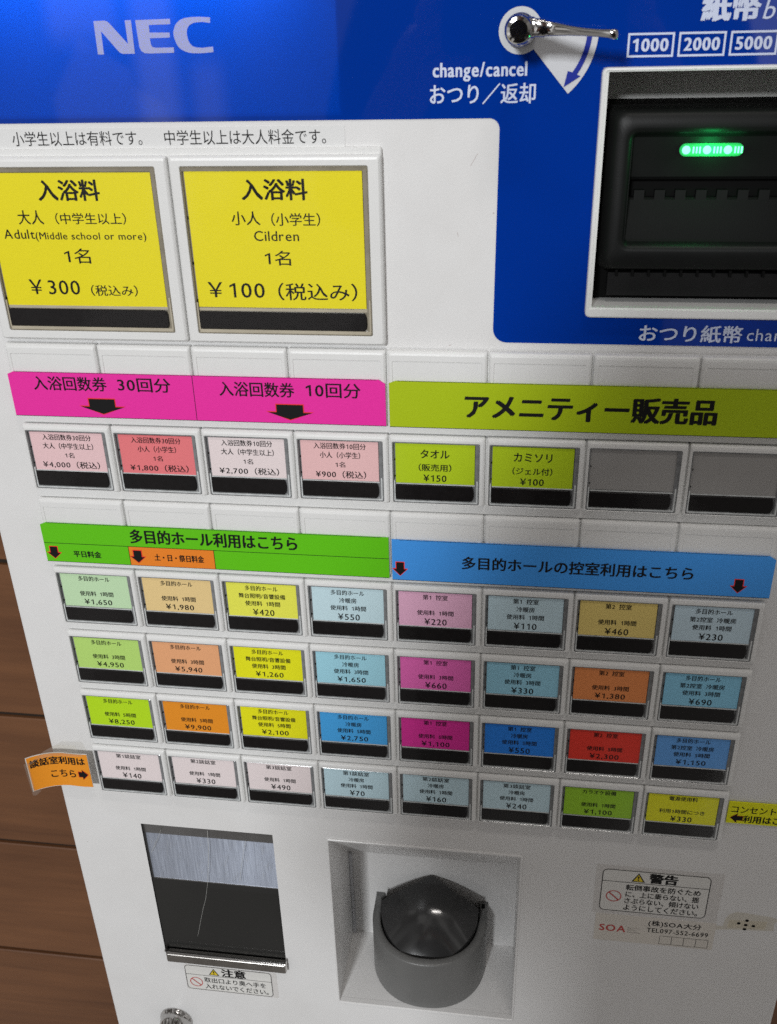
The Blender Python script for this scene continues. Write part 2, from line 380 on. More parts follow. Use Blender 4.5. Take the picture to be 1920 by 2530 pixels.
c.loft([rr(XL, ZB, XR, ZT, 1, 345, 1), rr(XL, ZB, XR, ZT, 1, 8, 1), rr(XL+.35, ZB+.35, XR-.35, ZT-.35, 1, 6.2, 1), rr(XL+1, ZB+1, XR-1, ZT-1, 1, 5.3, 1), rr(XL+2, ZB+2, XR-2, ZT-2, .001, PF, 1)], PANEL, cap0=True)
c.build('cabinet', machine)
# light box behind the header film
c = MZ(); c.recalc = False
x0, x1, z0, z1 = LBOX
c.loft([rr(x0, z0, x1, z1, 0, PF, 1), rr(x0, z0, x1, z1, 0, 32, 1)], mat('light_box_grey', (.25, .25, .25), .7), cap1=True)
c.build('light_box', machine)
# blue film: header strip and the block round the note slot
def arc(cx, cz, r, a0, a1, n=6): return [(cx+r*math.cos(math.radians(a0+(a1-a0)*i/n)), cz+r*math.sin(math.radians(a0+(a1-a0)*i/n))) for i in range(n+1)]
outer = [(XL+2, 187), (46, 187)] + arc(45.6, 182.6, 4.4, 90, 0)[1:] + arc(56, 96.2, 6.4, 180, 270) + [(XR-2, 89.8), (XR-2, ZT-2), (XL+2, ZT-2)]
hole = [(92.3, 107), (184.7, 107), (184.7, 205), (92.3, 205)]
c = MZ(); shape(c, [outer, hole], PF-.35, FILM); c.build('blue_header_film', machine)

# lettering printed on the film
FL = PF-.6
N = [(-121.99, 226.97), (-117.16, 227.06), (-115.88, 226.68), (-114.88, 225.77), (-108.1, 218.05), (-108.16, 227.0), (-105.41, 227.0), (-105.6, 214.23), (-110.94, 214.26), (-112.22, 214.79), (-113.05, 215.64), (-119.26, 223.07), (-119.45, 214.18), (-122.14, 214.23)]
E_ = [(-103.59, 226.93), (-88.27, 227.12), (-88.46, 225.11), (-97.89, 224.99), (-97.92, 222.14), (-89.15, 221.96), (-89.32, 220.1), (-98.12, 220.01), (-97.99, 217.69), (-97.44, 216.69), (-95.96, 216.33), (-88.1, 216.34), (-88.18, 214.29), (-98.95, 214.21), (-101.25, 214.36), (-102.65, 215.28), (-103.2, 216.79)]
C_ = [(-71.01, 227.25), (-73.68, 227.47), (-76.28, 227.59), (-79.29, 227.53), (-81.95, 227.27), (-83.7, 226.75), (-85.14, 225.95), (-86.25, 224.9), (-86.94, 223.71), (-87.53, 222.09), (-87.55, 220.8), (-87.31, 219.47), (-86.8, 217.9), (-85.99, 216.47), (-84.9, 215.5), (-83.53, 214.77), (-81.8, 214.2), (-79.82, 213.94), (-76.02, 213.9), (-70.98, 214.21), (-70.93, 216.29), (-75.78, 215.95), (-78.41, 216.16), (-79.5, 216.5), (-80.21, 217.02), (-81.0, 217.9), (-81.48, 219.02), (-81.76, 221.0), (-81.65, 222.2), (-81.25, 223.27), (-80.7, 224.1), (-80.02, 224.7), (-78.04, 225.47), (-74.64, 225.66), (-71.21, 225.2)]
c = MZ()
for p in (N, E_, C_): shape(c, [p], FL, LITLET)
c.build('logo_lettering', machine)
c = MZ()
text(c, 'change/cancel', FL, LETTER, box=(22.0, 201.4, 60.4, 208.4), bold=.02)
text(c, 'おつり／返却', FL, LETTER, box=(20.7, 192.6, 64.3, 200.4), bold=.012)
c.build('lever_lettering', machine); c = MZ()
text(c, '紙幣', FL, LETTER, box=(127.6, 221.6, 149.0, 231.8), bold=.035)
text(c, 'bill', FL, LETTER, box=(151.0, 221.8, 161.8, 228.4), bold=.0, shear=.18)
c.build('note_slot_lettering', machine); c = MZ()
text(c, 'おつり紙幣', FL, LETTER, box=(115.9, 91.6, 160.8, 99.4), bold=.015)
text(c, 'change', FL, LETTER, box=(163.0, 91.0, 186.5, 98.2), bold=.0)
c.build('change_lettering', machine); c = MZ()
for i, t in enumerate(('1000', '2000', '5000', '10000')):
    a = 99.9+i*19.75; b = a+18.1
    shape(c, [[(a, 209.1), (b, 209.1), (b, 217.9), (a, 217.9)], [(a+.8, 209.9), (b-.8, 209.9), (b-.8, 217.1), (a+.8, 217.1)]], FL, LETTER)
    text(c, t, FL, LETTER, cx=(a+b)/2, cz=213.5, w=13.4 if i < 3 else 15, h=4.5, bold=.035)
c.build('denomination_lettering', machine)

# printed disc, sector and arrow round the return lever
c = MZ()
cx, cz = 57.3, 219.7
shape(c, [arc(cx, cz, 8.7, 0, 360, 40)[:-1]], FL, PRINTW)
sec = [(61.6, 214.2)] + arc(cx, cz, 31.1, -49.5, -3, 14) + [(64, 217.5)]
A = lambda r, a: (cx+r*math.cos(math.radians(a)), cz+r*math.sin(math.radians(a)))
arrow = [A(26.6, -3.2)] + [A(26.6, -3-33*i/8) for i in range(1, 9)] + [A(24.8, -37.5), A(27.9, -49), A(30.2, -34.5), A(28.6, -35.2)] + [A(28.6, -35+32*i/8) for i in range(1, 9)]
shape(c, [sec], FL-.01, PRINTW); shape(c, [arrow], FL-.35, BLUEINK)
c.build('lever_marking', machine)

# ---------------------------------------------------------------- return lever
def ring(cx, F, cz, r, n=28): return [(cx+r*math.cos(2*math.pi*i/n), F, cz+r*math.sin(2*math.pi*i/n)) for i in range(n)]
c = MZ()
hx, hz = 57.2, 220.0
c.loft([ring(hx, f, hz, r) for f, r in ((PF-1, 6.4), (1.5, 6.3), (.8, 5.8), (.5, 5.2), (-4, 4.9), (-4.5, 4.4), (-15, 4.3))], CHROME, smooth=True)
lev = c.build('return_lever', machine)
c = MZ()
c.loft([ring(hx-.3, f, hz+.6, r) for f, r in ((-11.5, 4.6), (-13, 5.3), (-22.6, 5.3), (-23.6, 5.0), (-24.1, 4.5))], CHROME, smooth=True)
c.loft([ring(hx-.3, f, hz+.6, r) for f, r in ((-24.1, 4.5), (-24.3, 3.4), (-24.35, .3))], CHROME, cap1=True)
def oval(x, F, z, hz_, hf, n=20):
    q = lambda v: math.copysign(abs(v)**.5, v)
    return [(x, F+hf*q(math.cos(2*math.pi*i/n)), z+hz_*.92*q(math.sin(2*math.pi*i/n))) for i in range(n)]
c.loft([oval(x, f, z, a, b) for x, f, z, a, b in ((58, -18.5, 221.2, 4.2, 3.6), (62.4, -19, 221.2, 4.0, 3.4), (63, -19.5, 221.2, 3.5, 3.0), (66.5, -20.5, 220.9, 3.4, 2.9), (66.9, -20.8, 220.9, 3.0, 2.5),
    (71, -22.5, 220.5, 2.5, 2.3), (76, -24.3, 220.0, 1.9, 2.0), (81, -25.8, 219.5, 1.55, 2.0), (86, -27, 219.1, 1.5, 2.2), (90, -27.8, 218.8, 1.75, 2.5), (92.2, -28.1, 218.6, 2.0, 2.7), (93.0, -28.2, 218.5, 1.8, 2.4), (93.4, -28.2, 218.5, 1.0, 1.4))], CHROME, True, True, True)
c.build('handle', lev)

# ---------------------------------------------------------------- note slot
c = MZ(); c.recalc = False
fx0, fz0, fx1, fz1 = 90.6, 103.4, 186.4, 205.8
c.loft([rr(fx0, fz0, fx1, fz1, 2.2, PF), rr(fx0, fz0, fx1, fz1, 2.2, 1.2), rr(fx0+.3, fz0+.3, fx1-.3, fz1-.3, 2, .4), rr(fx0+.9, fz0+.9, fx1-.9, fz1-.9, 1.6, 0),
        rr(fx0+1.5, fz0+3.9, fx1-1.5, fz1-1.0, .8, 0), rr(fx0+1.6, fz0+4.0, fx1-1.6, fz1-1.1, .6, .5), rr(fx0+1.9, fz0+4.2, fx1-1.9, fz1-1.2, .6, .5), rr(fx0+2.7, fz0+4.7, fx1-2.7, fz1-1.6, .4, .6),
        rr(fx0+2.9, fz0+4.9, fx1-2.9, fz1-1.8, .4, 46)], WHITE, cap1=True)
slot = c.build('note_slot', machine)
c = MZ(); c.recalc = False
c.box(93.7, 183.2, 16, 45, 108.6, 190.6, DARK)
L = [rr(95, 122.5, 182, 190.3, 3, 16), rr(95.4, 123.2, 181.6, 190, 4, 9), rr(97, 124.6, 180, 189, 4.5, 5), rr(99, 125.6, 178, 187.6, 5, 3.4), rr(102.2, 132.2, 174.8, 183.0, 5, 3.0), rr(103.6, 133.6, 173.4, 181.8, 4, 3.2), rr(105, 135, 172, 180.6, 2.4, 4.6), rr(105.8, 136, 171.2, 179.6, 1.6, 7.0)]
c.loft(L, BLACKM, smooth=True)
# inside the mouth: lamp face, dark gap, rising lower plate with interlocking teeth
X0, X1 = 105.4, 171.6
c.loft([[(X0, f, z), (X1, f, z)] for f, z in ((7.0, 179.8), (8.4, 178.6), (10.5, 162.5), (11.6, 161.2), (30, 161.0))], BLACKM, closed=False)
c.loft([[(X0, f, z), (X1, f, z)] for f, z in ((30, 154.0), (20, 154.0), (13.5, 153.4), (12.6, 152.6), (7.6, 137), (7.0, 136))], PLATEM, closed=False)
c.box(X0, X1, 29, 30.5, 150, 165, DARK)
for i in range(8): c.box(108.6+i*8.7, 113+i*8.7, 12.6, 16, 152.3, 156.6, DARKRIB)
c.box(X0-.6, X0, 5, 30, 136, 180, BLACKM); c.box(X1, X1+.6, 5, 30, 136, 180, BLACKM)
# ledge with small ribs under the mouth
c.box(100, 177, 9, 16.2, 111.5, 121.8, BLACK)
for i in range(11): c.box(103+i*7, 104.1+i*7, 7.2, 9.2, 120.6, 123.4, DARK)
c.build('note_mouth', slot)
c = MZ()
lamp = [rr(125.2, 170.9, 151.0, 176.0, 2.5, F) for F in (11, 8.2)]
c.loft(lamp, LEDG, cap1=True)
c.loft([rr(125.7, 171.4, 150.5, 175.5, 2.0, F) for F in (8.2, 7.5)], LEDG, cap1=True, smooth=False)
for x in (127.8, 136.2, 144.6):
    c.loft([ring(x, f, 173.5, r, 14) for f, r in ((7.6, 1.75), (7.1, 1.5), (6.8, .8))], LEDW, cap1=True)
    for k in range(3): c.box(x+2.6+k*1.3, x+3.2+k*1.3, 7.1, 7.6, 172.2, 174.8, LEDW)
il = c.build('indicator_lamp', slot)
pl = bpy.data.lights.new('lamp_glow', 'POINT'); pl.energy = .010; pl.color = (.02, 1, .22); pl.shadow_soft_size = .004
po = bpy.data.objects.new('lamp_glow', pl); COL.objects.link(po); po.location = (.1381, .001, (Z0+173.5)/1000)

# ---------------------------------------------------------------- price keys
YEL = (228, 222, 20)
def cardset():
    R = []
    H_ = '多目的ホール'
    R.append([((233, 180, 182), ['入浴回数券30回分', '大人（中学生以上）', '1名', '¥4,000（税込）'], 1), ((240, 112, 116), ['入浴回数券30回分', '小人（小学生）', '1名', '¥1,800（税込）'], 1),
              ((228, 200, 200), ['入浴回数券10回分', '大人（中学生以上）', '1名', '¥2,700（税込）'], 1), ((240, 172, 172), ['入浴回数券10回分', '小人（小学生）', '1名', '¥900（税込）'], 1),
              ((164, 188, 16), ['タオル', '（販売用）', '¥150'], 2), ((164, 188, 16), ['カミソリ', '（ジェル付）', '¥100'], 2), None, None])
    def hall(a, b, c_, d, e, f, g, h, n, pr):
        return [(a, [H_, '', '使用料 %s時間' % n, pr[0]], 0), (b, [H_, '', '使用料 %s時間' % n, pr[1]], 0), (c_, [H_, '舞台照明/音響設備', '使用料 %s時間' % n, pr[2]], 0), (d, [H_, '冷暖房', '使用料 %s時間' % n, pr[3]], 0),
                (e, ['第1 控室', '', '使用料 %s時間' % n, pr[4]], 0), (f, ['第1 控室', '冷暖房', '使用料 %s時間' % n, pr[5]], 0), (g, ['第2 控室', '', '使用料 %s時間' % n, pr[6]], 0), (h, [H_, '第2控室 冷暖房', '使用料 %s時間' % n, pr[7]], 0)]
    R.append(hall((178, 206, 166), (222, 186, 130), (228, 214, 76), (182, 206, 222), (226, 164, 190), (182, 204, 216), (234, 190, 112), (182, 202, 214), '1', ['¥1,650', '¥1,980', '¥420', '¥550', '¥220', '¥110', '¥460', '¥230']))
    R.append(hall((168, 202, 106), (226, 154, 110), (234, 212, 14), (148, 198, 230), (226, 96, 168), (140, 192, 228), (232, 130, 74), (128, 186, 228), '3', ['¥4,950', '¥5,940', '¥1,260', '¥1,650', '¥660', '¥330', '¥1,380', '¥690']))
    R.append(hall((168, 206, 20), (236, 132, 26), (236, 210, 4), (62, 152, 230), (206, 40, 142), (28, 118, 214), (222, 52, 38), (92, 150, 222), '5', ['¥8,250', '¥9,900', '¥2,100', '¥2,750', '¥1,100', '¥550', '¥2,300', '¥1,150']))
    R.append([((228, 202, 202), ['第1談話室', '', '使用料 1時間', '¥140'], 0), ((228, 202, 202), ['第2談話室', '', '使用料 1時間', '¥330'], 0), ((228, 202, 202), ['第3談話室', '', '使用料 1時間', '¥490'], 0),
              ((178, 204, 216), ['第1談話室', '冷暖房', '使用料 1時間', '¥70'], 0), ((180, 204, 214), ['第2談話室', '冷暖房', '使用料 1時間', '¥160'], 0), ((180, 204, 214), ['第3談話室', '冷暖房', '使用料 1時間', '¥240'], 0),
              ((140, 186, 40), ['カラオケ設備', '', '使用料 1時間', '¥1,100'], 0), ((240, 212, 6), ['電源使用料', '', '利用1時間につき', '¥330'], 0)])
    return R
CARDS = cardset()
KEYLABEL = [['pale pink key priced ¥4,000', 'coral pink key priced ¥1,800', 'pale pink key priced ¥2,700', 'light pink key priced ¥900', 'lime key priced ¥150', 'lime key priced ¥100', 'blank grey key with no card', 'blank grey key with no card']]

def key_mesh(w, h, win, big=False):
    """white key frame with its top left corner at 0,0"""
    c = MB(); c.recalc = False
    g = .35
    x0, x1, z1, z0 = g, w-g, -.15, -h
    wx0, wx1, wz1, wz0 = win
    c.loft([rr(x0, z0, x1, z1, 1.0, 4), rr(x0, z0, x1, z1, 1.0, 1.5), rr(x0+.25, z0+.25, x1-.25, z1-.35, 1, .8), rr(x0+.8, z0+.6, x1-.8, z1-1.0, .9, .25), rr(x0+1.2, z0+.9, x1-1.2, z1-2.0, .8, 0),
            rr(wx0-.25, wz0-.25, wx1+.25, wz1+.25, .9, 0), rr(wx0, wz0, wx1, wz1, .8, .25), rr(wx0, wz0, wx1, wz1, .8, 2.2)], WHITE, cap1=True)
    return c
def window_mesh(win, card, bar, big=False):
    a, b = (CLEARTAN, CLEARTANL) if big else (CLEARGREY, CLEARLIGHT)
    wx0, wx1, wz1, wz0 = win; cx0, cx1, cz1, cz0 = card
    c = MB(); c.recalc = False
    e = .12
    ix0, ix1, iz0, iz1 = min(cx0, bar[0])-.1, max(cx1, bar[1])+.1, bar[3]-.35, cz1+.15
    c.loft([rr(wx0+e, wz0+e, wx1-e, wz1-e, .8, 1.9), rr(wx0+e, wz0+e, wx1-e, wz1-e, .8, .45), rr(wx0+.4, wz0+.4, wx1-.4, wz1-.4, .7, .25), rr(wx0+.6, wz0+.6, wx1-.6, wz1-.55, .6, .55),
            rr(ix0-.05, iz0-.05, ix1+.05, iz1+.05, .3, .75), rr(ix0, iz0, ix1, iz1, .2, 1.75)], a, cap1=True)
    # clear ribs and clips along the sides and the foot
    k = 2.0 if big else 1
    c.box(wx0+.6, wx0+1.2, .4, 1.7, bar[3]-.6, bar[2]+2.2*k, b); c.box(wx1-1.4, wx1-.65, .4, 1.7, bar[3]-.6, bar[2]+3.2*k, b)
    c.box(wx0+.9, wx1-.9, .42, 1.7, wz0+.6, wz0+.6+.75*k, b)
    c.box(cx0-.1, cx1+.1, .95, 1.7, cz0-.75*k, cz0-.2, b)
    for q in (.28, .55, .78):
        zz = wz1+(wz0-wz1)*q
        c.box(wx1-1.5, wx1-.95, .7, 1.7, zz-.35*k, zz+.35*k, b if q != .55 else DARK); c.box(wx0+.95, wx0+1.35, .7, 1.7, zz-.8*k, zz-.2*k, DARK)
    if big:
        for q in (.34, .66): c.box(wx0+(wx1-wx0)*q, wx0+(wx1-wx0)*q+.5, .5, .7, wz0+.6, wz0+2, b)
    return c
def bar_mesh(bar):
    x0, x1, z1, z0 = bar; h = z1-z0
    c = MB(); c.recalc = False
    c.loft([rr(x0, z0, x1, z1, h*.17, 1.75, 5, h*.42), rr(x0, z0, x1, z1, h*.17, .75, 5, h*.42), rr(x0+.3, z0+.3, x1-.3, z1-.3, h*.16, .5, 5, h*.4)], STRIP, cap1=True)
    return c
def cover_mesh(win):
    c = MB(); c.recalc = False; x0, x1, z1, z0 = win
    c.add(rr(x0+.5, z0+.5, x1-.5, z1-.5, .6, .2), [tuple(range(20))], COVER)
    return c
def link(name, me, parent, loc=(0, 0, 0)):
    o = bpy.data.objects.new(name, me); COL.objects.link(o); o.parent = parent; o.location = loc
    return o
WIN = (1.7, 45.0, -3.5, -37.0); CARD = (3.4, 42.8, -4.5, -26.0); BAR = (2.4, 42.3, -27.0, -35.3)
proto = {}
def protos(kind, w, h, win, card, bar):
    d = {}
    for nm, mbx in (('key', key_mesh(w, h, win)), ('window', window_mesh(win, card, bar, kind == 'big')), ('strip', bar_mesh(bar)), ('cover', cover_mesh(win))):
        o = mbx.build('tmp'); d[nm] = o.data; bpy.data.objects.remove(o)
    proto[kind] = d
protos('small', PX, 38.0, WIN, CARD, BAR)
BWIN = (5.5, 89.9, -4.6, -80.6); BCARD = (7.2, 87.4, -6.9, -68.0); BBAR = (6.3, 87.2, -70.0, -78.4)
protos('big', 2*PX, 85.0, BWIN, BCARD, BBAR)

def card_lines(mb, lines, style, X, top, F):
    # X: centre of the card, top: key top
    if style == 0:
        ys = (-7.4, -12.4, -17.3, -23.0)
        wid = {'多目的ホール': 18.4, '冷暖房': 9.4, '舞台照明/音響設備': 26.2, '第1 控室': 13.4, '第2 控室': 13.4, '第2控室 冷暖房': 23.2}
        for i, t in enumerate(lines):
            if not t: continue
            if i == 3: text(mb, t, F, INK, cx=X+.2, cz=top+ys[i], w=16.2*len(t)/6 if len(t) > 4 else 12.0*len(t)/4, h=4.0, bold=.014)
            else: text(mb, t, F, INK, cx=X, cz=top+ys[i], w=wid.get(t, 19.7 if '使用料 ' in t else 3.2*len(t)), h=3.2, bold=.014)
    elif style == 1:
        for t, y, w, h in zip(lines, (-7.2, -12.1, -17.3, -22.8), (26.5, 27.5 if '大人' in lines[1] else 20.5, 4.9, 31.3 if len(lines[3]) > 9 else 25.8), (3.3, 3.5, 3.0, 4.1)):
            text(mb, t, F, INK, cx=X+.2, cz=top+y, w=w, h=h, bold=.012)
    else:
        for t, y, w, h in zip(lines, (-9.8, -17.2, -23.0), (14.3, 16.2, 11.4) if lines[0] == 'タオル' else (18.4, 19.3, 11.5), (4.6, 4.0, 3.7)):
            text(mb, t, F, INK, cx=X, cz=top+y, w=w, h=h, bold=.016)

COLN = {0: 'pale pink', 1: 'coral', 2: 'pale grey pink', 3: 'light pink'}
def add_key(kind, X, top, card, label, rnd=0):
    d = proto[kind]
    loc = (X/1000, -.18, (top+Z0)/1000)
    k = bpy.data.objects.new('price_key', d['key']); COL.objects.link(k); k.parent = machine; k.location = loc; k['label'] = label
    link('window_frame', d['window'], k); link('black_strip', d['strip'], k)
    if card: 
        me = card; link('price_card', me, k, (random.uniform(-.25, .25)/1000, 0, random.uniform(-.3, .25)/1000))
    link('clear_cover', d['cover'], k)
    return k
ROWTOP = [-PZ*(r-4) for r in range(10)]
rows = (3, 5, 6, 7, 8)
CN = [['pale pink', 'coral pink', 'greyish pink', 'light pink', 'lime', 'lime', '', ''],
      ['pale green', 'tan', 'soft yellow', 'pale blue', 'pink', 'grey blue', 'tan', 'grey blue'],
      ['light green', 'salmon', 'yellow', 'light blue', 'rose pink', 'light blue', 'orange', 'light blue'],
      ['lime green', 'orange', 'bright yellow', 'sky blue', 'magenta', 'deep blue', 'red', 'mid blue'],
      ['pale pink', 'pale pink', 'pale pink', 'pale blue', 'grey blue', 'grey blue', 'green', 'yellow']]
for ri, r in enumerate(rows):
    for ci in range(8):
        X = PX*(ci-4); top = ROWTOP[r]; cd_ = CARDS[ri][ci]
        if cd_:
            rgb, lines, st = cd_
            mb = MB(); mb.recalc = False
            x0, x1, z1, z0 = CARD
            mb.plate(x0, x1, z0, z1, 1.15, 1.7, paper(rgb))
            card_lines(mb, lines, st, (x0+x1)/2, 0, 1.08)
            o = mb.build('tmp'); me = o.data; bpy.data.objects.remove(o)
            lab = '%s key priced %s' % (CN[ri][ci], lines[-1].replace('（税込）', ''))
        else:
            mb = MB(); mb.recalc = False; x0, x1, z1, z0 = CARD
            mb.plate(x0-1, x1+1, z0, z1+.4, 1.3, 1.7, BLANK)
            o = mb.build('tmp'); me = o.data; bpy.data.objects.remove(o); lab = 'blank grey key without a price card'
        add_key('small', X, top, me, lab)
# two large yellow keys
YC = paper((234, 200, 0))
big = [[('入浴料', -159.2, 154.5, -129.7, 163.6), ('大人', -171.3, 143.8, -158.9, 150.2), ('（中学生以上）', -153.0, 143.9, -118.9, 149.1), ('Adult', -179.9, 137.2, -164.7, 141.5), ('(Middle school or more)', -164.3, 136.0, -110.4, 140.3), ('1名', -151.7, 125.9, -139.1, 132.9), ('￥300', -172.2, 111.0, -147.0, 118.1), ('（税込み）', -141.4, 110.5, -118.3, 115.8)],
       [('入浴料', -63.1, 154.4, -33.4, 163.3), ('小人', -68.9, 143.4, -55.7, 149.5), ('（小学生）', -50.5, 143.1, -28.2, 148.8), ('Cildren', -59.1, 136.4, -38.4, 140.9), ('1名', -54.8, 125.4, -42.9, 132.1), ('￥100', -83.4, 110.2, -56.4, 117.4), ('（税込み）', -49.8, 109.2, -12.7, 117.4)]]
for i, lines in enumerate(big):
    X = -192+96*i; top = 173.6
    mb = MB(); mb.recalc = False; x0, x1, z1, z0 = BCARD
    mb.plate(x0, x1, z0, z1, 1.15, 1.7, YC)
    for t, a, b, cc, dd in lines: text(mb, t, 1.08, INK, box=(a-X, b-top, cc-X, dd-top), bold=.020 if t == '入浴料' else .008)
    o = mb.build('tmp'); me = o.data; bpy.data.objects.remove(o)
    add_key('big', X, top, me, ('large yellow key priced ￥300 for an adult', 'large yellow key priced ￥100 for a child')[i])
# blank key rows (partly covered by the paper banners)
mb = MB(); mb.recalc = False
g = .35
mb.loft([rr(g, -38, PX-g, -.15, 1, 4), rr(g, -38, PX-g, -.15, 1, 1.5), rr(g+.25, -37.75, PX-g-.25, -.5, 1, .8), rr(g+.8, -37.4, PX-g-.8, -1.2, .9, .25), rr(g+1.2, -37, PX-g-1.2, -2.2, .8, 0),
         rr(2.6, -34, PX-2.9, -5.0, .7, 0), rr(2.9, -33.7, PX-3.2, -5.3, .6, .35)], WHITE, cap1=True)
o = mb.build('tmp'); BM = o.data; bpy.data.objects.remove(o)
for r in (2, 4):
    for ci in range(8): link('blank_key', BM, machine, (PX*(ci-4)/1000, -.18, (ROWTOP[r]+Z0)/1000))
# carrier rails the keys sit on
for r in (2, 3, 4, 5, 6, 7):
    c = MZ(); c.box(-190.6, 191.2, 2.4, PF-.1, ROWTOP[r]-PZ+.4, ROWTOP[r]-1, WHITE); c.build('key_rail', machine)
c = MZ(); c.box(-190.6, 191.2, 2.4, PF-.1, ROWTOP[8]-37.6, ROWTOP[8]-1, WHITE); c.build('key_rail', machine)
c = MZ(); c.loft([rr(-191.5, 87.6, -.3, 176.2, 1, PF-.1), rr(-191.5, 87.6, -.3, 176.2, 1, 3.2), rr(-191, 88.1, -.8, 175.7, 1, 2.8)], WHITE, False, True); c.build('key_rail', machine)

# ---------------------------------------------------------------- ticket tray
x0, x1, z0, z1 = TRAY
c = MZ(); c.recalc = False
c.loft([rr(x0, z0, x1, z1, 0, PF, 1), rr(x0, z0, x1, z1, 0, PF+.6, 1), rr(x0-18, z0, x1+12, z1+14, 0, PF+.7, 1), rr(x0-18, z0, x1+12, z1+14, 0, 95, 1)], DARK, cap1=True)
tray = c.build('ticket_tray', machine)
c = MZ(); c.box(x0-16, x1+10, 8.3, 9.2, -294.0, z1+8, BRUSHED); c.box(x0-16, x1+10, 8.0, 8.3, -294.5, -293.6, STEEL); c.build('steel_back_plate', tray)
c = MZ(); c.loft([[(x0-4, f, z), (x1+4, f, z)] for f, z in ((94, -350), (60, -371), (36, -373), (10, -371))], DARK, closed=False); c.build('tray_floor', tray)
c = MZ(); c.box(x0-3, x1+3, 5.85, 6.4, -361, z1+2, FLAP); 
SCR = mat('pale_scratch', (.40, .40, .38), .6)
def scratch(mb, pts, w, F, m):
    for (a, b), (p, q) in zip(pts[:-1], pts[1:]):
        dx, dz = p-a, q-b; l = math.hypot(dx, dz); nx, nz = -dz/l*w/2, dx/l*w/2
        mb.quad((a-nx, F, b-nz), (p-nx, F, q-nz), (p+nx, F, q+nz), (a+nx, F, b+nz), m)
c.box(x0-12, x1+8, 7.0, 7.8, -250.8, z1+3, STEEL); flap = c.build('clear_flap', tray)
c = MZ()
scratch(c, [(-126.5, -243), (-127.6, -258), (-129.6, -275), (-132.0, -292)], .30, 5.8, SCR)
scratch(c, [(-132.0, -292), (-135.2, -308), (-138.2, -318), (-141.0, -329), (-145.5, -347)], .17, 5.8, SCR)
scratch(c, [(-101.5, -249), (-103.6, -258), (-106.4, -272), (-109.5, -289)], .22, 5.8, SCR)
scratch(c, [(-158.5, -246), (-162.5, -256), (-168.4, -268)], .22, 5.8, SCR)
rs = random.Random(3)
for _ in range(40):
    x = rs.uniform(-169, -86); z = rs.uniform(-286, -250); l = rs.uniform(2, 7)
    scratch(c, [(x, z), (x-l*.12+rs.uniform(-.4, .4), z-l)], rs.uniform(.06, .14), 5.8, SCR)
c.build('scratches', flap)
c = MZ()
c.loft([rr(x0+2.3, -369.8, x1+.9, -361.6, 1.2, PF-.05), rr(x0+2.3, -369.8, x1+.9, -361.6, 1.2, .6), rr(x0+2.7, -369.4, x1+.5, -362.2, 1, 0)], STEEL, cap1=True)
c.loft([[(x0+2.6, f, z), (x1+.6, f, z)] for f, z in ((0.3, -362.2), (.2, -361.3), (.7, -360.6), (2.0, -360.5), (2.6, -361.2), (4, -366))], CHROME, closed=False, smooth=True)
c.build('tray_lip', tray)
c = MZ(); c.box(x0+1.4, x0+2.6, 1, 5, -360.5, -358.6, CHROME); c.box(x1-.2, x1+.9, 1, 5, -360.9, -359.0, CHROME); c.build('hinge_pin', tray)

# ---------------------------------------------------------------- coin return recess
x0, x1, z0, z1 = CUPR
FB = 64.0; ZS = -314.0
c = MZ(); c.recalc = False
prof = [(PF, z1), (FB, ZS), (FB, z0), (PF, z0)]
a = [(x0, f, z) for f, z in prof]; b = [(x1, f, z) for f, z in prof]
c.add(a+b, [(0, 1, 5, 4), (1, 2, 6, 5), (2, 3, 7, 6), (0, 3, 2, 1), (4, 5, 6, 7)], PANEL)
e = [rr(x0-1.3, z0-1.3, x1+1.3, z1+1.3, 1.2, F, 3) for F in (PF-.02, PF-.9)] + [rr(x0-.9, z0-.9, x1+.9, z1+.9, 1.0, PF-1.2, 3), rr(x0-.2, z0-.1, x1+.2, z1+.1, .3, PF-1.1, 3), rr(x0+.05, z0+.15, x1-.05, z1-.05, .2, PF-.6, 3), rr(x0+.05, z0+.1, x1-.05, z1-.05, .2, PF+3, 3)]
c.loft(e, PANEL)
rec = c.build('coin_return', machine)
c = MZ()   # pale seam strip down the left inner corner
c.box(x0+.2, x0+2.2, FB-2.2, FB-.2, z0+.2, ZS-1, PRINTW); c.build('corner_strip', rec)
# grey cup: U shaped wall
ccx, ra, depth = 14.6, 41.5, 43.0
def ushape(inset, z, n=36):
    pts = []
    A_ = ra-inset; B_ = depth-inset
    pts.append((ccx-A_, FB-.1, z))
    for i in range(n+1):
        t = math.pi*i/n
        sx = -math.cos(t); sf = math.sin(t)
        pts.append((ccx+A_*math.copysign(abs(sx)**.92, sx), FB-15-B_*sf**.92, z))
    pts.append((ccx+A_, FB-.1, z))
    return pts
c = MZ(); c.recalc = True
c.loft([ushape(0, z0+.3), ushape(0, -356.2), ushape(.4, -355.0), ushape(1.2, -354.2), ushape(5.0, -354.0), ushape(5.8, -354.4), ushape(6.2, -355.4), ushape(6.4, -394)], GREYCUP, closed=False, smooth=True)
c.box(ccx-ra+.3, ccx-ra+6.5, FB-2.4, FB-.1, -356, -353.6, GREYCUP); c.box(ccx+ra-6.5, ccx+ra-.3, FB-2.4, FB-.1, -356, -353.6, GREYCUP)
c.box(ccx+ra-4.6, ccx+ra-2.4, FB-6, FB-2.6, -355, -353.4, DARK)
cup = c.build('coin_cup', rec)
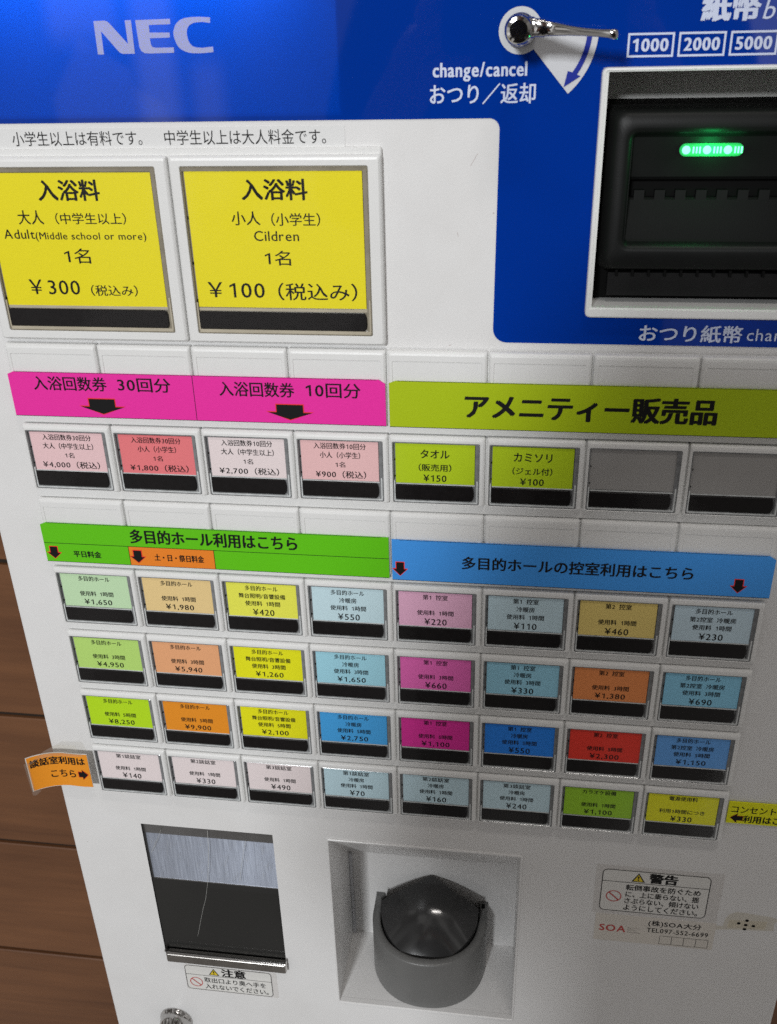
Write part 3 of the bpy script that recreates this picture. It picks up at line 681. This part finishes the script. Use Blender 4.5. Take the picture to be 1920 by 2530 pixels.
# dark smoked hood of the cup: gently domed, its back edges running to a point
c = MZ()
rim = ushape(6.3, -358.0)[1:-1]; NV = 24
xm = (rim[0][0]+rim[-1][0])/2; hw = (rim[-1][0]-rim[0][0])/2
zp, ze = -331.0, -361.0
HB = 12.0
def dome_z(x, F):
    return -361.0+(26.5)*(F-11)/53+HB*(1-((x-xm)/(hw+2))**2)*(1-((F-40)/30)**2)
edge = []
for p in rim:
    zv = zp+(ze-zp)*abs(p[0]-xm)/hw
    lo, hi = 30.0, FB-.4
    for _ in range(40):
        F = (lo+hi)/2
        if dome_z(p[0], F) > zv+1.12*(FB-.4-F): hi = F
        else: lo = F
    edge.append(max((lo+hi)/2, p[1]+.05))
loops = []
for j in range(NV+1):
    v = j/NV
    loops.append([(p[0], eb+(p[1]-eb)*v, dome_z(p[0], eb+(p[1]-eb)*v)) for p, eb in zip(rim, edge)])
c.loft(loops, DOME, closed=False, smooth=True)
bk = [(p[0], FB-.3, min(zp+(ze-zp)*abs(p[0]-xm)/hw, loops[0][i][2]-.9)) for i, p in enumerate(rim)]
c.loft([[(q[0], q[1]+.02, q[2]) for q in loops[0]], [(q[0], q[1]+.5, q[2]-.5) for q in loops[0]]], GREYCUP, closed=False)
c.loft([[(q[0], q[1]+.5, q[2]-.5) for q in loops[0]], bk], DOME, closed=False)
c.loft([loops[-1], [(q[0], q[1]+2, q[2]-12) for q in loops[-1]]], DOME, closed=False, smooth=True)
c.build('smoked_hood', rec)

# ---------------------------------------------------------------- lock at the foot
c = MZ()
lx, lz = -173.0, -441.0
c.loft([ring(lx, f, lz, r, 32) for f, r in ((PF, 12.4), (3.6, 12.3), (3, 11.6), (0, 11.2), (-4, 10.2), (-7, 8.8), (-8.6, 8.2), (-9, 7.6), (-8.2, 7.0), (-7.6, 6.8))], CHROME, cap1=True, smooth=True)
lock = c.build('lock', machine)
c = MZ(); c.loft([ring(lx, f, lz, r, 24) for f, r in ((-7.0, 6.3), (-8.6, 6.1), (-9.2, 5.4))], BLACK, cap1=True); c.box(lx-1, lx+1, -9.35, -9.1, lz-3.4, lz+3.4, DARK); c.build('key_barrel', lock)

# ---------------------------------------------------------------- paper banners stuck over the blank keys
def banner(name, x0, x1, z0, z1, rgb, label, k=1.29, clip=2.0, crop=()):
    c = MZ(); c.recalc = False
    ol = [(x0, z0), (x1, z0)] + ([(x1, z1-clip), (x1-clip*1.6, z1)] if 'r' in crop else [(x1, z1)]) + ([(x0+clip*1.6, z1-.1), (x0, z1-clip*.7)] if 'l' in crop else [(x0, z1)])
    shape(c, [ol], -.7, paper(rgb, k, .42))
    c.loft([[(x, f, z) for x, z in ol] for f in (-.7, -.1)], paper(rgb, k, .42))
    # thin printed border lines along the foot and the top
    c.box(x0, x1, -.74, -.71, z0, z0+.28, INK); c.box(x0+4, x1-4, -.74, -.71, z1-.2, z1, INK)
    return c
def down_arrow(c, x, zt, zb, wh, ws, F=-.78, col=None):
    zm = zt-(zt-zb)*.52
    pts = lambda e: [(x-ws/2-e, zt+e), (x+ws/2+e, zt+e), (x+ws/2+e, zm+e), (x+wh/2+e*1.8, zm+e), (x, zb-e), (x-wh/2-e*1.8, zm+e), (x-ws/2-e, zm+e)]
    shape(c, [pts(.45)], F, paper((214, 48, 36))); shape(c, [pts(0)], F-.05, INK)
c = banner('pink', -192.6, -.8, 48.1, 71.9, (226, 40, 146), '', crop=('l', 'r'))
c.box(-96.5, -96.2, -.75, -.71, 48.1, 71.9, INK)
text(c, '入浴回数券', -.78, INK, box=(-179.7, 62.4, -141.2, 69.8), bold=.012); text(c, '30回分', -.78, INK, box=(-135.2, 62.6, -108.0, 69.9), bold=.012)
text(c, '入浴回数券', -.78, INK, box=(-83.2, 61.8, -45.6, 69.3), bold=.012); text(c, '10回分', -.78, INK, box=(-39.6, 62.2, -12.9, 69.6), bold=.012)
down_arrow(c, -145.1, 58.3, 50.3, 23, 13.6); down_arrow(c, -48.4, 58.0, 50.2, 22.6, 13.4)
tag(c.build('paper_banner'), 'magenta pink paper banner with two black arrows stuck across the left keys', 'banner', 'paper banners stuck over the blank keys')
c = banner('lime', 1.0, 191.5, 47.9, 71.7, (154, 174, 12), '', crop=('l',))
text(c, 'アメニティー販売品', -.78, INK, box=(37.8, 53.6, 153.6, 66.0), bold=.03)
tag(c.build('paper_banner'), 'lime green paper banner with one large line of black lettering, right of the pink banner', 'banner', 'paper banners stuck over the blank keys')
c = banner('green', -192.8, -1.2, -38.8, -14.3, (86, 176, 6), '', crop=('l',))
c.box(-192.6, -1.3, -.75, -.71, -27.1, -26.8, INK)
shape(c, [[(-144.3, -38.6), (-96.3, -38.6), (-96.3, -27.1), (-144.3, -27.1)]], -.74, paper((238, 118, 30)))
c.box(-144.5, -144.2, -.78, -.745, -38.6, -27.1, INK); c.box(-96.5, -96.2, -.78, -.745, -38.6, -27.1, INK)
text(c, '多目的ホール利用はこちら', -.8, INK, box=(-142.2, -24.7, -50.2, -16.2), bold=.022)
text(c, '平日料金', -.8, INK, box=(-176.6, -35.2, -160.8, -31.2), bold=.022); text(c, '土・日・祭日料金', -.8, INK, box=(-130.1, -35.0, -102.4, -30.8), bold=.022)
down_arrow(c, -187.8, -29.3, -36.6, 7.4, 4.2); down_arrow(c, -139.6, -29.3, -36.8, 7.8, 4.4, F=-.8)
tag(c.build('paper_banner'), 'bright green paper banner with a small orange cell and two small arrows', 'banner', 'paper banners stuck over the blank keys')
c = banner('blue', .4, 192.2, -39.6, -15.2, (60, 138, 226), '', crop=('r',))
text(c, '多目的ホールの控室利用はこちら', -.8, INK, box=(37.2, -31.0, 153.6, -23.4), bold=.018)
down_arrow(c, 4.6, -28.7, -36.6, 7.0, 3.9); down_arrow(c, 176.4, -29.4, -37.0, 7.0, 3.9)
tag(c.build('paper_banner'), 'blue paper banner with a long line of black lettering, right of the green banner', 'banner', 'paper banners stuck over the blank keys')

# paper strip with the notice above the yellow keys
c = MZ(); c.plate(-205, -16.3, 176.0, 184.8, PF-.25, PF-.05, mat('notice_paper', (.74, .74, .735), .45, noise=.02, bump=.1), .2)
text(c, '小学生以上は有料です。　中学生以上は大人料金です。', PF-.33, INK, box=(-168.8, 177.4, -24.6, 183.6), bold=-.006)
tag(c.build('notice_strip'), 'thin white label strip with one line of black lettering under the blue header', 'label')

# orange taped note curling off the left edge
NX0, NX1 = -233.5, -195.0
def curl(x, z):
    # x measured along the sheet from its right edge; past the cabinet edge the sheet bends forward
    s = NX1-x
    flat = 15.0
    if s <= flat: return (x, -1.6-.3*math.sin(s/flat*math.pi), z)
    u = s-flat; R_ = 34.0; a = min(u/R_, 1.2)
    return (NX1-flat-R_*math.sin(a), -1.6-R_*(1-math.cos(a)), z)
def sheet(c, x0, x1, z0, z1, F_off, m, nx=22):
    g0 = []; 
    vs = []; fs = []
    for i in range(nx+1):
        x = x0+(x1-x0)*i/nx
        for z in (z0, z1):
            p = curl(x, z); vs.append((p[0], p[1]+F_off, p[2]))
    for i in range(nx): fs.append((2*i, 2*i+2, 2*i+3, 2*i+1))
    c.add(vs, fs, m, True)
ORG = paper((232, 134, 30))
NL = NX1-38.0
c = MZ(); c.recalc = False
sheet(c, NL, NX1, -205.3, -178.8, 0, ORG); sheet(c, NL-.7, NX1+.2, -205.8, -178.2, .25, mat('white_paper_back', (.72, .70, .66), .6))
wp = lambda off: (lambda x, z: (curl(x, z)[0], curl(x, z)[1]-off, curl(x, z)[2]))
text(c, '談話室利用は', 0, INK, box=(-231.6, -187.4, -197.2, -181.4), bold=.025, warp=wp(.12))
text(c, 'こちら', 0, INK, box=(-220.5, -198.0, -204.8, -192.2), bold=.02, warp=wp(.12))
ar = lambda e: [(-202.6-e, -193.2+e), (-200.2, -193.2+e), (-200.2, -191.4+e), (-196.6+e*1.5, -195.2), (-200.2, -199.2-e), (-200.2, -197.2-e), (-202.6-e, -197.2-e)]
shape(c, [ar(.35)], 0, paper((206, 60, 24)), wp(.10)); shape(c, [ar(0)], 0, INK, wp(.16))
note = empty('taped_note', (-215, 0, Z0-192)); note['o_'] = [-.215, 0, (Z0-192)/1000]
tag(note, 'small orange paper note taped to the left cabinet edge and curling away from it', 'note')
c.build('note_paper', note)
c = MZ(); c.recalc = False
vs = [curl(x, z) for x, z in ((NL-1.6, -184), (-222, -176.4), (-214, -172.2), (-201, -171.4), (-199, -176.8), (-197, -180), (-206, -180.5), (-216, -180.5), (-226, -181.5), (NL+1, -184.5))]
vs = [(x, f-.35+(.4 if i in (2, 3) else 0), z) for i, (x, f, z) in enumerate(vs)]
c.add(vs, [tuple(range(len(vs)))], TAPE)
vs = [curl(x, z) for x, z in ((NL-1.8, -182), (NL+.9, -182), (NL+.9, -204), (NL+4.5, -206.6), (NL+1.2, -209), (NL-1.0, -208.4))]
c.add([(x, f-.4, z) for x, f, z in vs], [tuple(range(len(vs)))], TAPE)
c.build('sticky_tape', note)

# yellow note right of the last row
YN = paper((240, 224, 10))
c = MZ(); c.plate(193.2, 243, -198.0, -181.6, 3.9, 4.6, YN, .3)
text(c, 'コンセントの', 3.8, INK, box=(195.2, -189.6, 225.4, -184.6), bold=.012); text(c, '利用はこちら', 3.8, INK, box=(202.4, -196.8, 233.6, -191.4), bold=.02)
la = lambda e: [(195.2-e*1.5, -193.6), (199.2, -190.2+e), (198.6, -192.2+e), (202.0+e, -192.2+e), (202.0+e, -195.4-e), (198.6, -195.4-e), (199.2, -197.4-e)]
shape(c, [la(.25)], 3.78, paper((170, 40, 20))); shape(c, [la(0)], 3.7, INK)
tag(c.build('yellow_note'), 'yellow paper note with a black arrow pointing left at the last key', 'note')

# warning stickers
STK = mat('sticker_white', (.74, .73, .70), .4, noise=.03)
STKG = mat('sticker_warm_grey', (.70, .66, .60), .45, noise=.05)
REDP = mat('red_print', (.50, .045, .04), .5); YELP = mat('yellow_print', (.75, .56, .02), .5)
def tri(c, x0, z0, x1, z1, F):
    m_ = (x0+x1)/2
    shape(c, [[(x0, z0), (x1, z0), (m_, z1)]], F, INK); k = .14*(x1-x0)
    shape(c, [[(x0+k, z0+k*.55), (x1-k, z0+k*.55), (m_, z1-k*1.05)]], F-.05, YELP)
    h = z1-z0
    shape(c, [[(m_-.55, z1-.36*h), (m_+.55, z1-.36*h), (m_+.25, z1-.68*h), (m_-.25, z1-.68*h)]], F-.1, INK)
    shape(c, [arc(m_, z1-.79*h, .5, 0, 360, 8)[:-1]], F-.1, INK)
def ban(c, x, z, rx, rz, F):
    o = [(x+rx*math.cos(i*math.pi/16), z+rz*math.sin(i*math.pi/16)) for i in range(32)]
    i_ = [(x+(rx-.65)*math.cos(i*math.pi/16), z+(rz-.65)*math.sin(i*math.pi/16)) for i in range(32)]
    shape(c, [o, i_], F, REDP)
    d = .7071; w = .3
    shape(c, [[(x-rx*d-w, z+rz*d-w), (x-rx*d+w, z+rz*d+w), (x+rx*d+w, z-rz*d+w), (x+rx*d-w, z-rz*d-w)]], F-.03, REDP)
def frame(c, x0, z0, x1, z1, r, t, F):
    P = lambda e, rad: [(p[0], p[2]) for p in rr(x0+e, z0+e, x1-e, z1-e, rad, 0, 5)]
    shape(c, [P(0, r), P(t, r-t)], F, INK)
c = MZ(); c.plate(-159.6, -91.0, -404.2, -377.2, PF-.12, PF-.02, FILMLABEL, 1)
c.plate(-159.2, -95.0, -403.4, -377.6, PF-.2, PF-.13, STK, 3)
F = PF-.25
frame(c, -159.2, -403.4, -95.0, -377.6, 3, .45, F); c.box(-159, -95.2, F-.02, F, -387.45, -387.1, INK)
tri(c, -141.6, -386.2, -133.6, -379.2, F-.03); ban(c, -151.8, -395.2, 4.8, 5.0, F-.03)
text(c, '注意', F-.03, INK, box=(-131.8, -386.6, -114.2, -378.4), bold=.03)
text(c, '取出口より奥へ手を', F-.03, INK, box=(-145.6, -394.6, -99.8, -389.2), bold=.01); text(c, '入れないでください。', F-.03, INK, box=(-145.6, -401.6, -98.4, -396.2), bold=.01)
tag(c.build('caution_sticker'), 'small white caution sticker with yellow triangle just under the steel tray lip', 'sticker')
c = MZ(); c.plate(122.6, 199.2, -284.6, -241.6, PF-.12, PF-.02, FILMLABEL, 1)
c.plate(126.6, 191.8, -281.4, -245.0, PF-.2, PF-.13, STK, 3.5)
frame(c, 126.6, -281.4, 191.8, -245.0, 3.5, .5, F); c.box(126.8, 191.6, F-.02, F, -255.5, -255.1, INK)
tri(c, 144.4, -254.2, 152.6, -246.6, F-.03); ban(c, 134.8, -268.2, 4.8, 4.9, F-.03)
text(c, '警告', F-.03, INK, box=(155.2, -254.3, 172.0, -246.2), bold=.035)
for t, z in (('転倒事故を防ぐため', -259.5), ('に、上に乗らない、揺', -265.5), ('さぶらない、傾けない', -271.3), ('ようにしてください。', -277.3)):
    text(c, t, F-.03, INK, cx=164.2, cz=z, w=45.0 if t[0] != 'に' else 44.4, h=5.0, bold=.014)
tag(c.build('warning_sticker'), 'white warning sticker with yellow triangle and red ban sign on the lower right panel', 'sticker')
c = MZ(); c.plate(125.2, 199.6, -309.4, -284.9, PF-.15, PF-.02, STKG, .4)
F2 = PF-.2
text(c, 'SOA', F2, REDP, box=(128.4, -300.4, 144.6, -294.6), bold=.02)
for i, (w, z) in enumerate(((7.6, -295.9), (5.2, -297.9), (8.0, -299.9))): text(c, ('Service', 'Office', 'Assistance')[i], F2, mat('grey_print', (.30, .27, .24), .6), box=(145.8, z-.55, 145.8+w, z+.55), bold=0)
text(c, '(株)SOA大分', F2, INK, box=(158.4, -293.0, 190.8, -287.2), bold=.012)
text(c, 'TEL097-552-6699', F2, INK, box=(157.9, -298.2, 195.7, -294.2), bold=.012)
for i in range(4):
    a = 166.4+i*7.5
    shape(c, [[(a, -308.2), (a+7.7, -308.2), (a+7.7, -300.6), (a, -300.6)], [(a+.25, -307.95), (a+7.45, -307.95), (a+7.45, -300.85), (a+.25, -300.85)]], F2-.01*i, INK)
tag(c.build('company_sticker'), 'beige contact sticker with red initials, directly below the warning sticker', 'sticker')
# yellowed tape with five holes
c = MZ()
tp = [(196.2, -286.6), (203.4, -286.4), (204.2, -279.6), (206, -275.4), (210, -272.8), (216, -273.0), (224, -274.0), (231, -274.6), (236, -276.8), (233.6, -280.4), (234.2, -286.6), (229.6, -287.4), (222, -288.0), (212, -288.8), (204, -289.6), (196.8, -290.6)]
YT = clear('yellowed_tape', (.97, .95, .90), .3, 1.35, .03); shape(c, [tp], PF-.12, YT)
shape(c, [[(206, -287.6), (229, -286.2), (229.4, -279), (206.6, -280.2)]], PF-.16, YT)
for x, z in ((217.2, -279.6), (212.6, -282.6), (217.0, -283.6), (221.6, -283.9), (216.8, -287.4)): shape(c, [[(x+1.15*math.cos(t*.5236), z+1.0*math.sin(t*.5236)) for t in range(12)]], PF-.2, DARK)
tag(c.build('tape_patch'), 'torn yellowed tape patch over five small black speaker holes at right', 'tape')

# small marks and scuffs on the white panel
c = MZ(); SC = mat('scuff', (.52, .46, .44), .7)
for x, z, dx, dz, w in ((38, 168, 3, 5, .18), (33, 138, -.4, 2.0, .2), (48.4, 148, 0, .6, .5), (-136, 176.9, .3, -.8, .4), (-212, -262, .3, .3, .5), (-150, 84, 4, 3.2, .16), (29, 87.6, 1.2, .5, .3), (-178, 6, -2, 4, .18), (118, -330, 2, .6, .2), (-60, -300, .4, .4, .4)):
    scratch(c, [(x, z), (x+dx, z+dz)], w, PF-.1 if z > -400 else PF-.1, SC)
c.build('scuff_marks', machine)

# ---------------------------------------------------------------- wall of wood-look planks behind
c = MB(); c.recalc = False
FW = 350.0
zs_ = [H(-262)+200.6*k for k in range(-6, 8)]
for z in zs_:
    za, zb = z+3.2, z+200.6-3.2
    if zb < 0: continue
    za = max(za, 0)
    for k, xa in enumerate((-2400, -1200, 0, 1200)):
        off = 0
        c.loft([rr(xa+3+off, za, xa+1197+off, zb, 1, FW+6, 1), rr(xa+3+off, za, xa+1197+off, zb, 1, FW+1.2, 1), rr(xa+4.2+off, za+1.2, xa+1195.8+off, zb-1.2, 1, FW, 1)], WOOD, cap1=True)
c.box(-2400, 2400, FW+5, FW+60, 0, 2600, GROUT)
w = c.build('plank_wall', origin=(0, FW+60, 0))
tag(w, 'brown wood look plank wall with dark horizontal joints behind the machine', 'wall')

# ---------------------------------------------------------------- the photographer, standing before the machine (casts the shade over its right half)
def photographer():
    px_, py_ = .072, -.80
    J = []; E = []; Rd = []
    def j(x, y, z, r, par=None):
        z = z*1.05 if z < 1.3 or r > .045 else z
        J.append((px_+x, py_+y, z)); Rd.append(r)
        if par is not None: E.append((par, len(J)-1))
        return len(J)-1
    pel = j(0, 0, .95, .165); wa = j(0, .01, 1.08, .170, pel); ch = j(0, .0, 1.27, .170, wa); ne = j(0, .01, 1.43, .062, ch); nk = j(0, .03, 1.50, .052, ne); hd = j(0, .045, 1.60, .088, nk); tp_ = j(0, .04, 1.665, .072, hd)
    for sgn in (-1, 1):
        hip = j(.09*sgn, 0, .88, .088, pel); kn = j(.10*sgn, .02, .49, .058, hip); an = j(.105*sgn, -.02, .09, .040, kn); to = j(.115*sgn, .13, .035, .034, an)
        sh = j(.165*sgn, .0, 1.385, .068, ch); el = j(.205*sgn, .12, 1.16, .050, sh)
        hx_ = -.010+.085*sgn
        wr = j(hx_+.045*sgn, .27, 1.335, .028, el); pa = j(hx_+.012*sgn, .305, 1.385, .027, wr)
        for k, (dx, dz, l) in enumerate(((.0, .030, .9), (.0, .012, 1.0), (.0, -.006, .95), (.0, -.022, .78))):
            f1 = j(hx_+.004*sgn, .322, 1.40+dz, .0095, pa); f2 = j(hx_-.018*l*sgn, .338, 1.41+dz, .0085, f1); j(hx_-.046*l*sgn, .330, 1.412+dz, .0075, f2)
        t1 = j(hx_-.004*sgn, .292, 1.405, .011, pa); j(hx_-.030*sgn, .300, 1.428, .009, t1)
    me = bpy.data.meshes.new('person'); me.from_pydata(J, E, [])
    o = bpy.data.objects.new('person', me); COL.objects.link(o)
    m = o.modifiers.new('skin', 'SKIN'); o.modifiers.new('sub', 'SUBSURF').levels = 1
    if not me.skin_vertices: 
        bm = bmesh.new(); bm.from_mesh(me); bm.verts.layers.skin.verify(); bm.to_mesh(me); bm.free()
    for v, r in zip(me.skin_vertices[0].data, Rd): v.radius = (r, r*.82 if r > .1 else r)
    me.skin_vertices[0].data[0].use_root = True
    bpy.context.view_layer.update()
    ev = bpy.data.meshes.new_from_object(o.evaluated_get(bpy.context.evaluated_depsgraph_get()))
    o.modifiers.clear(); o.data = ev; bpy.data.meshes.remove(me); ev.name = 'person'
    for mm in (mat('dark_jacket', (.03, .032, .04), .8), mat('dark_trousers', (.022, .022, .026), .85), mat('skin', (.50, .30, .21), .5), mat('shoe', (.02, .02, .02), .5)): ev.materials.append(mm)
    for p in ev.polygons:
        z = p.center.z; y = p.center.y-py_
        p.use_smooth = True
        p.material_index = 3 if z < .085 else 1 if z < 1.0 else 2 if z > 1.55 or y > .265 else 0
    piv = Vector((px_, py_, 0))
    for v in ev.vertices: v.co -= piv
    o.location = piv
    tag(o, 'person in a dark jacket standing before the machine with both hands raised', 'person')
    bm = bmesh.new(); bmesh.ops.create_uvsphere(bm, u_segments=24, v_segments=14, radius=1)
    for v in bm.verts:
        v.co = Vector((v.co.x*.098, v.co.y*.108-.012+.035, v.co.z*.112+1.73))
    bmesh.ops.delete(bm, geom=[v for v in bm.verts if v.co.y > .085 and v.co.z < 1.77 or v.co.z < 1.645], context='VERTS')
    hm = bpy.data.meshes.new('hair'); bm.to_mesh(hm); bm.free(); hm.materials.append(mat('black_hair', (.012, .010, .009), .6, bump=.6, bscale=300))
    for p in hm.polygons: p.use_smooth = True
    h = bpy.data.objects.new('hair', hm); COL.objects.link(h); h.parent = o
    c = MB(); c.loft([rr(-13, 1392, 137, 1468, 9, -446), rr(-13, 1392, 137, 1468, 9, -452)], BLACK, True, True)
    tag(c.build('phone', origin=(62, -449, 1430)), 'black phone held level in both hands in front of the machine', 'phone')
photographer()

for o in S.objects:
    if 'o_' in o: del o['o_']
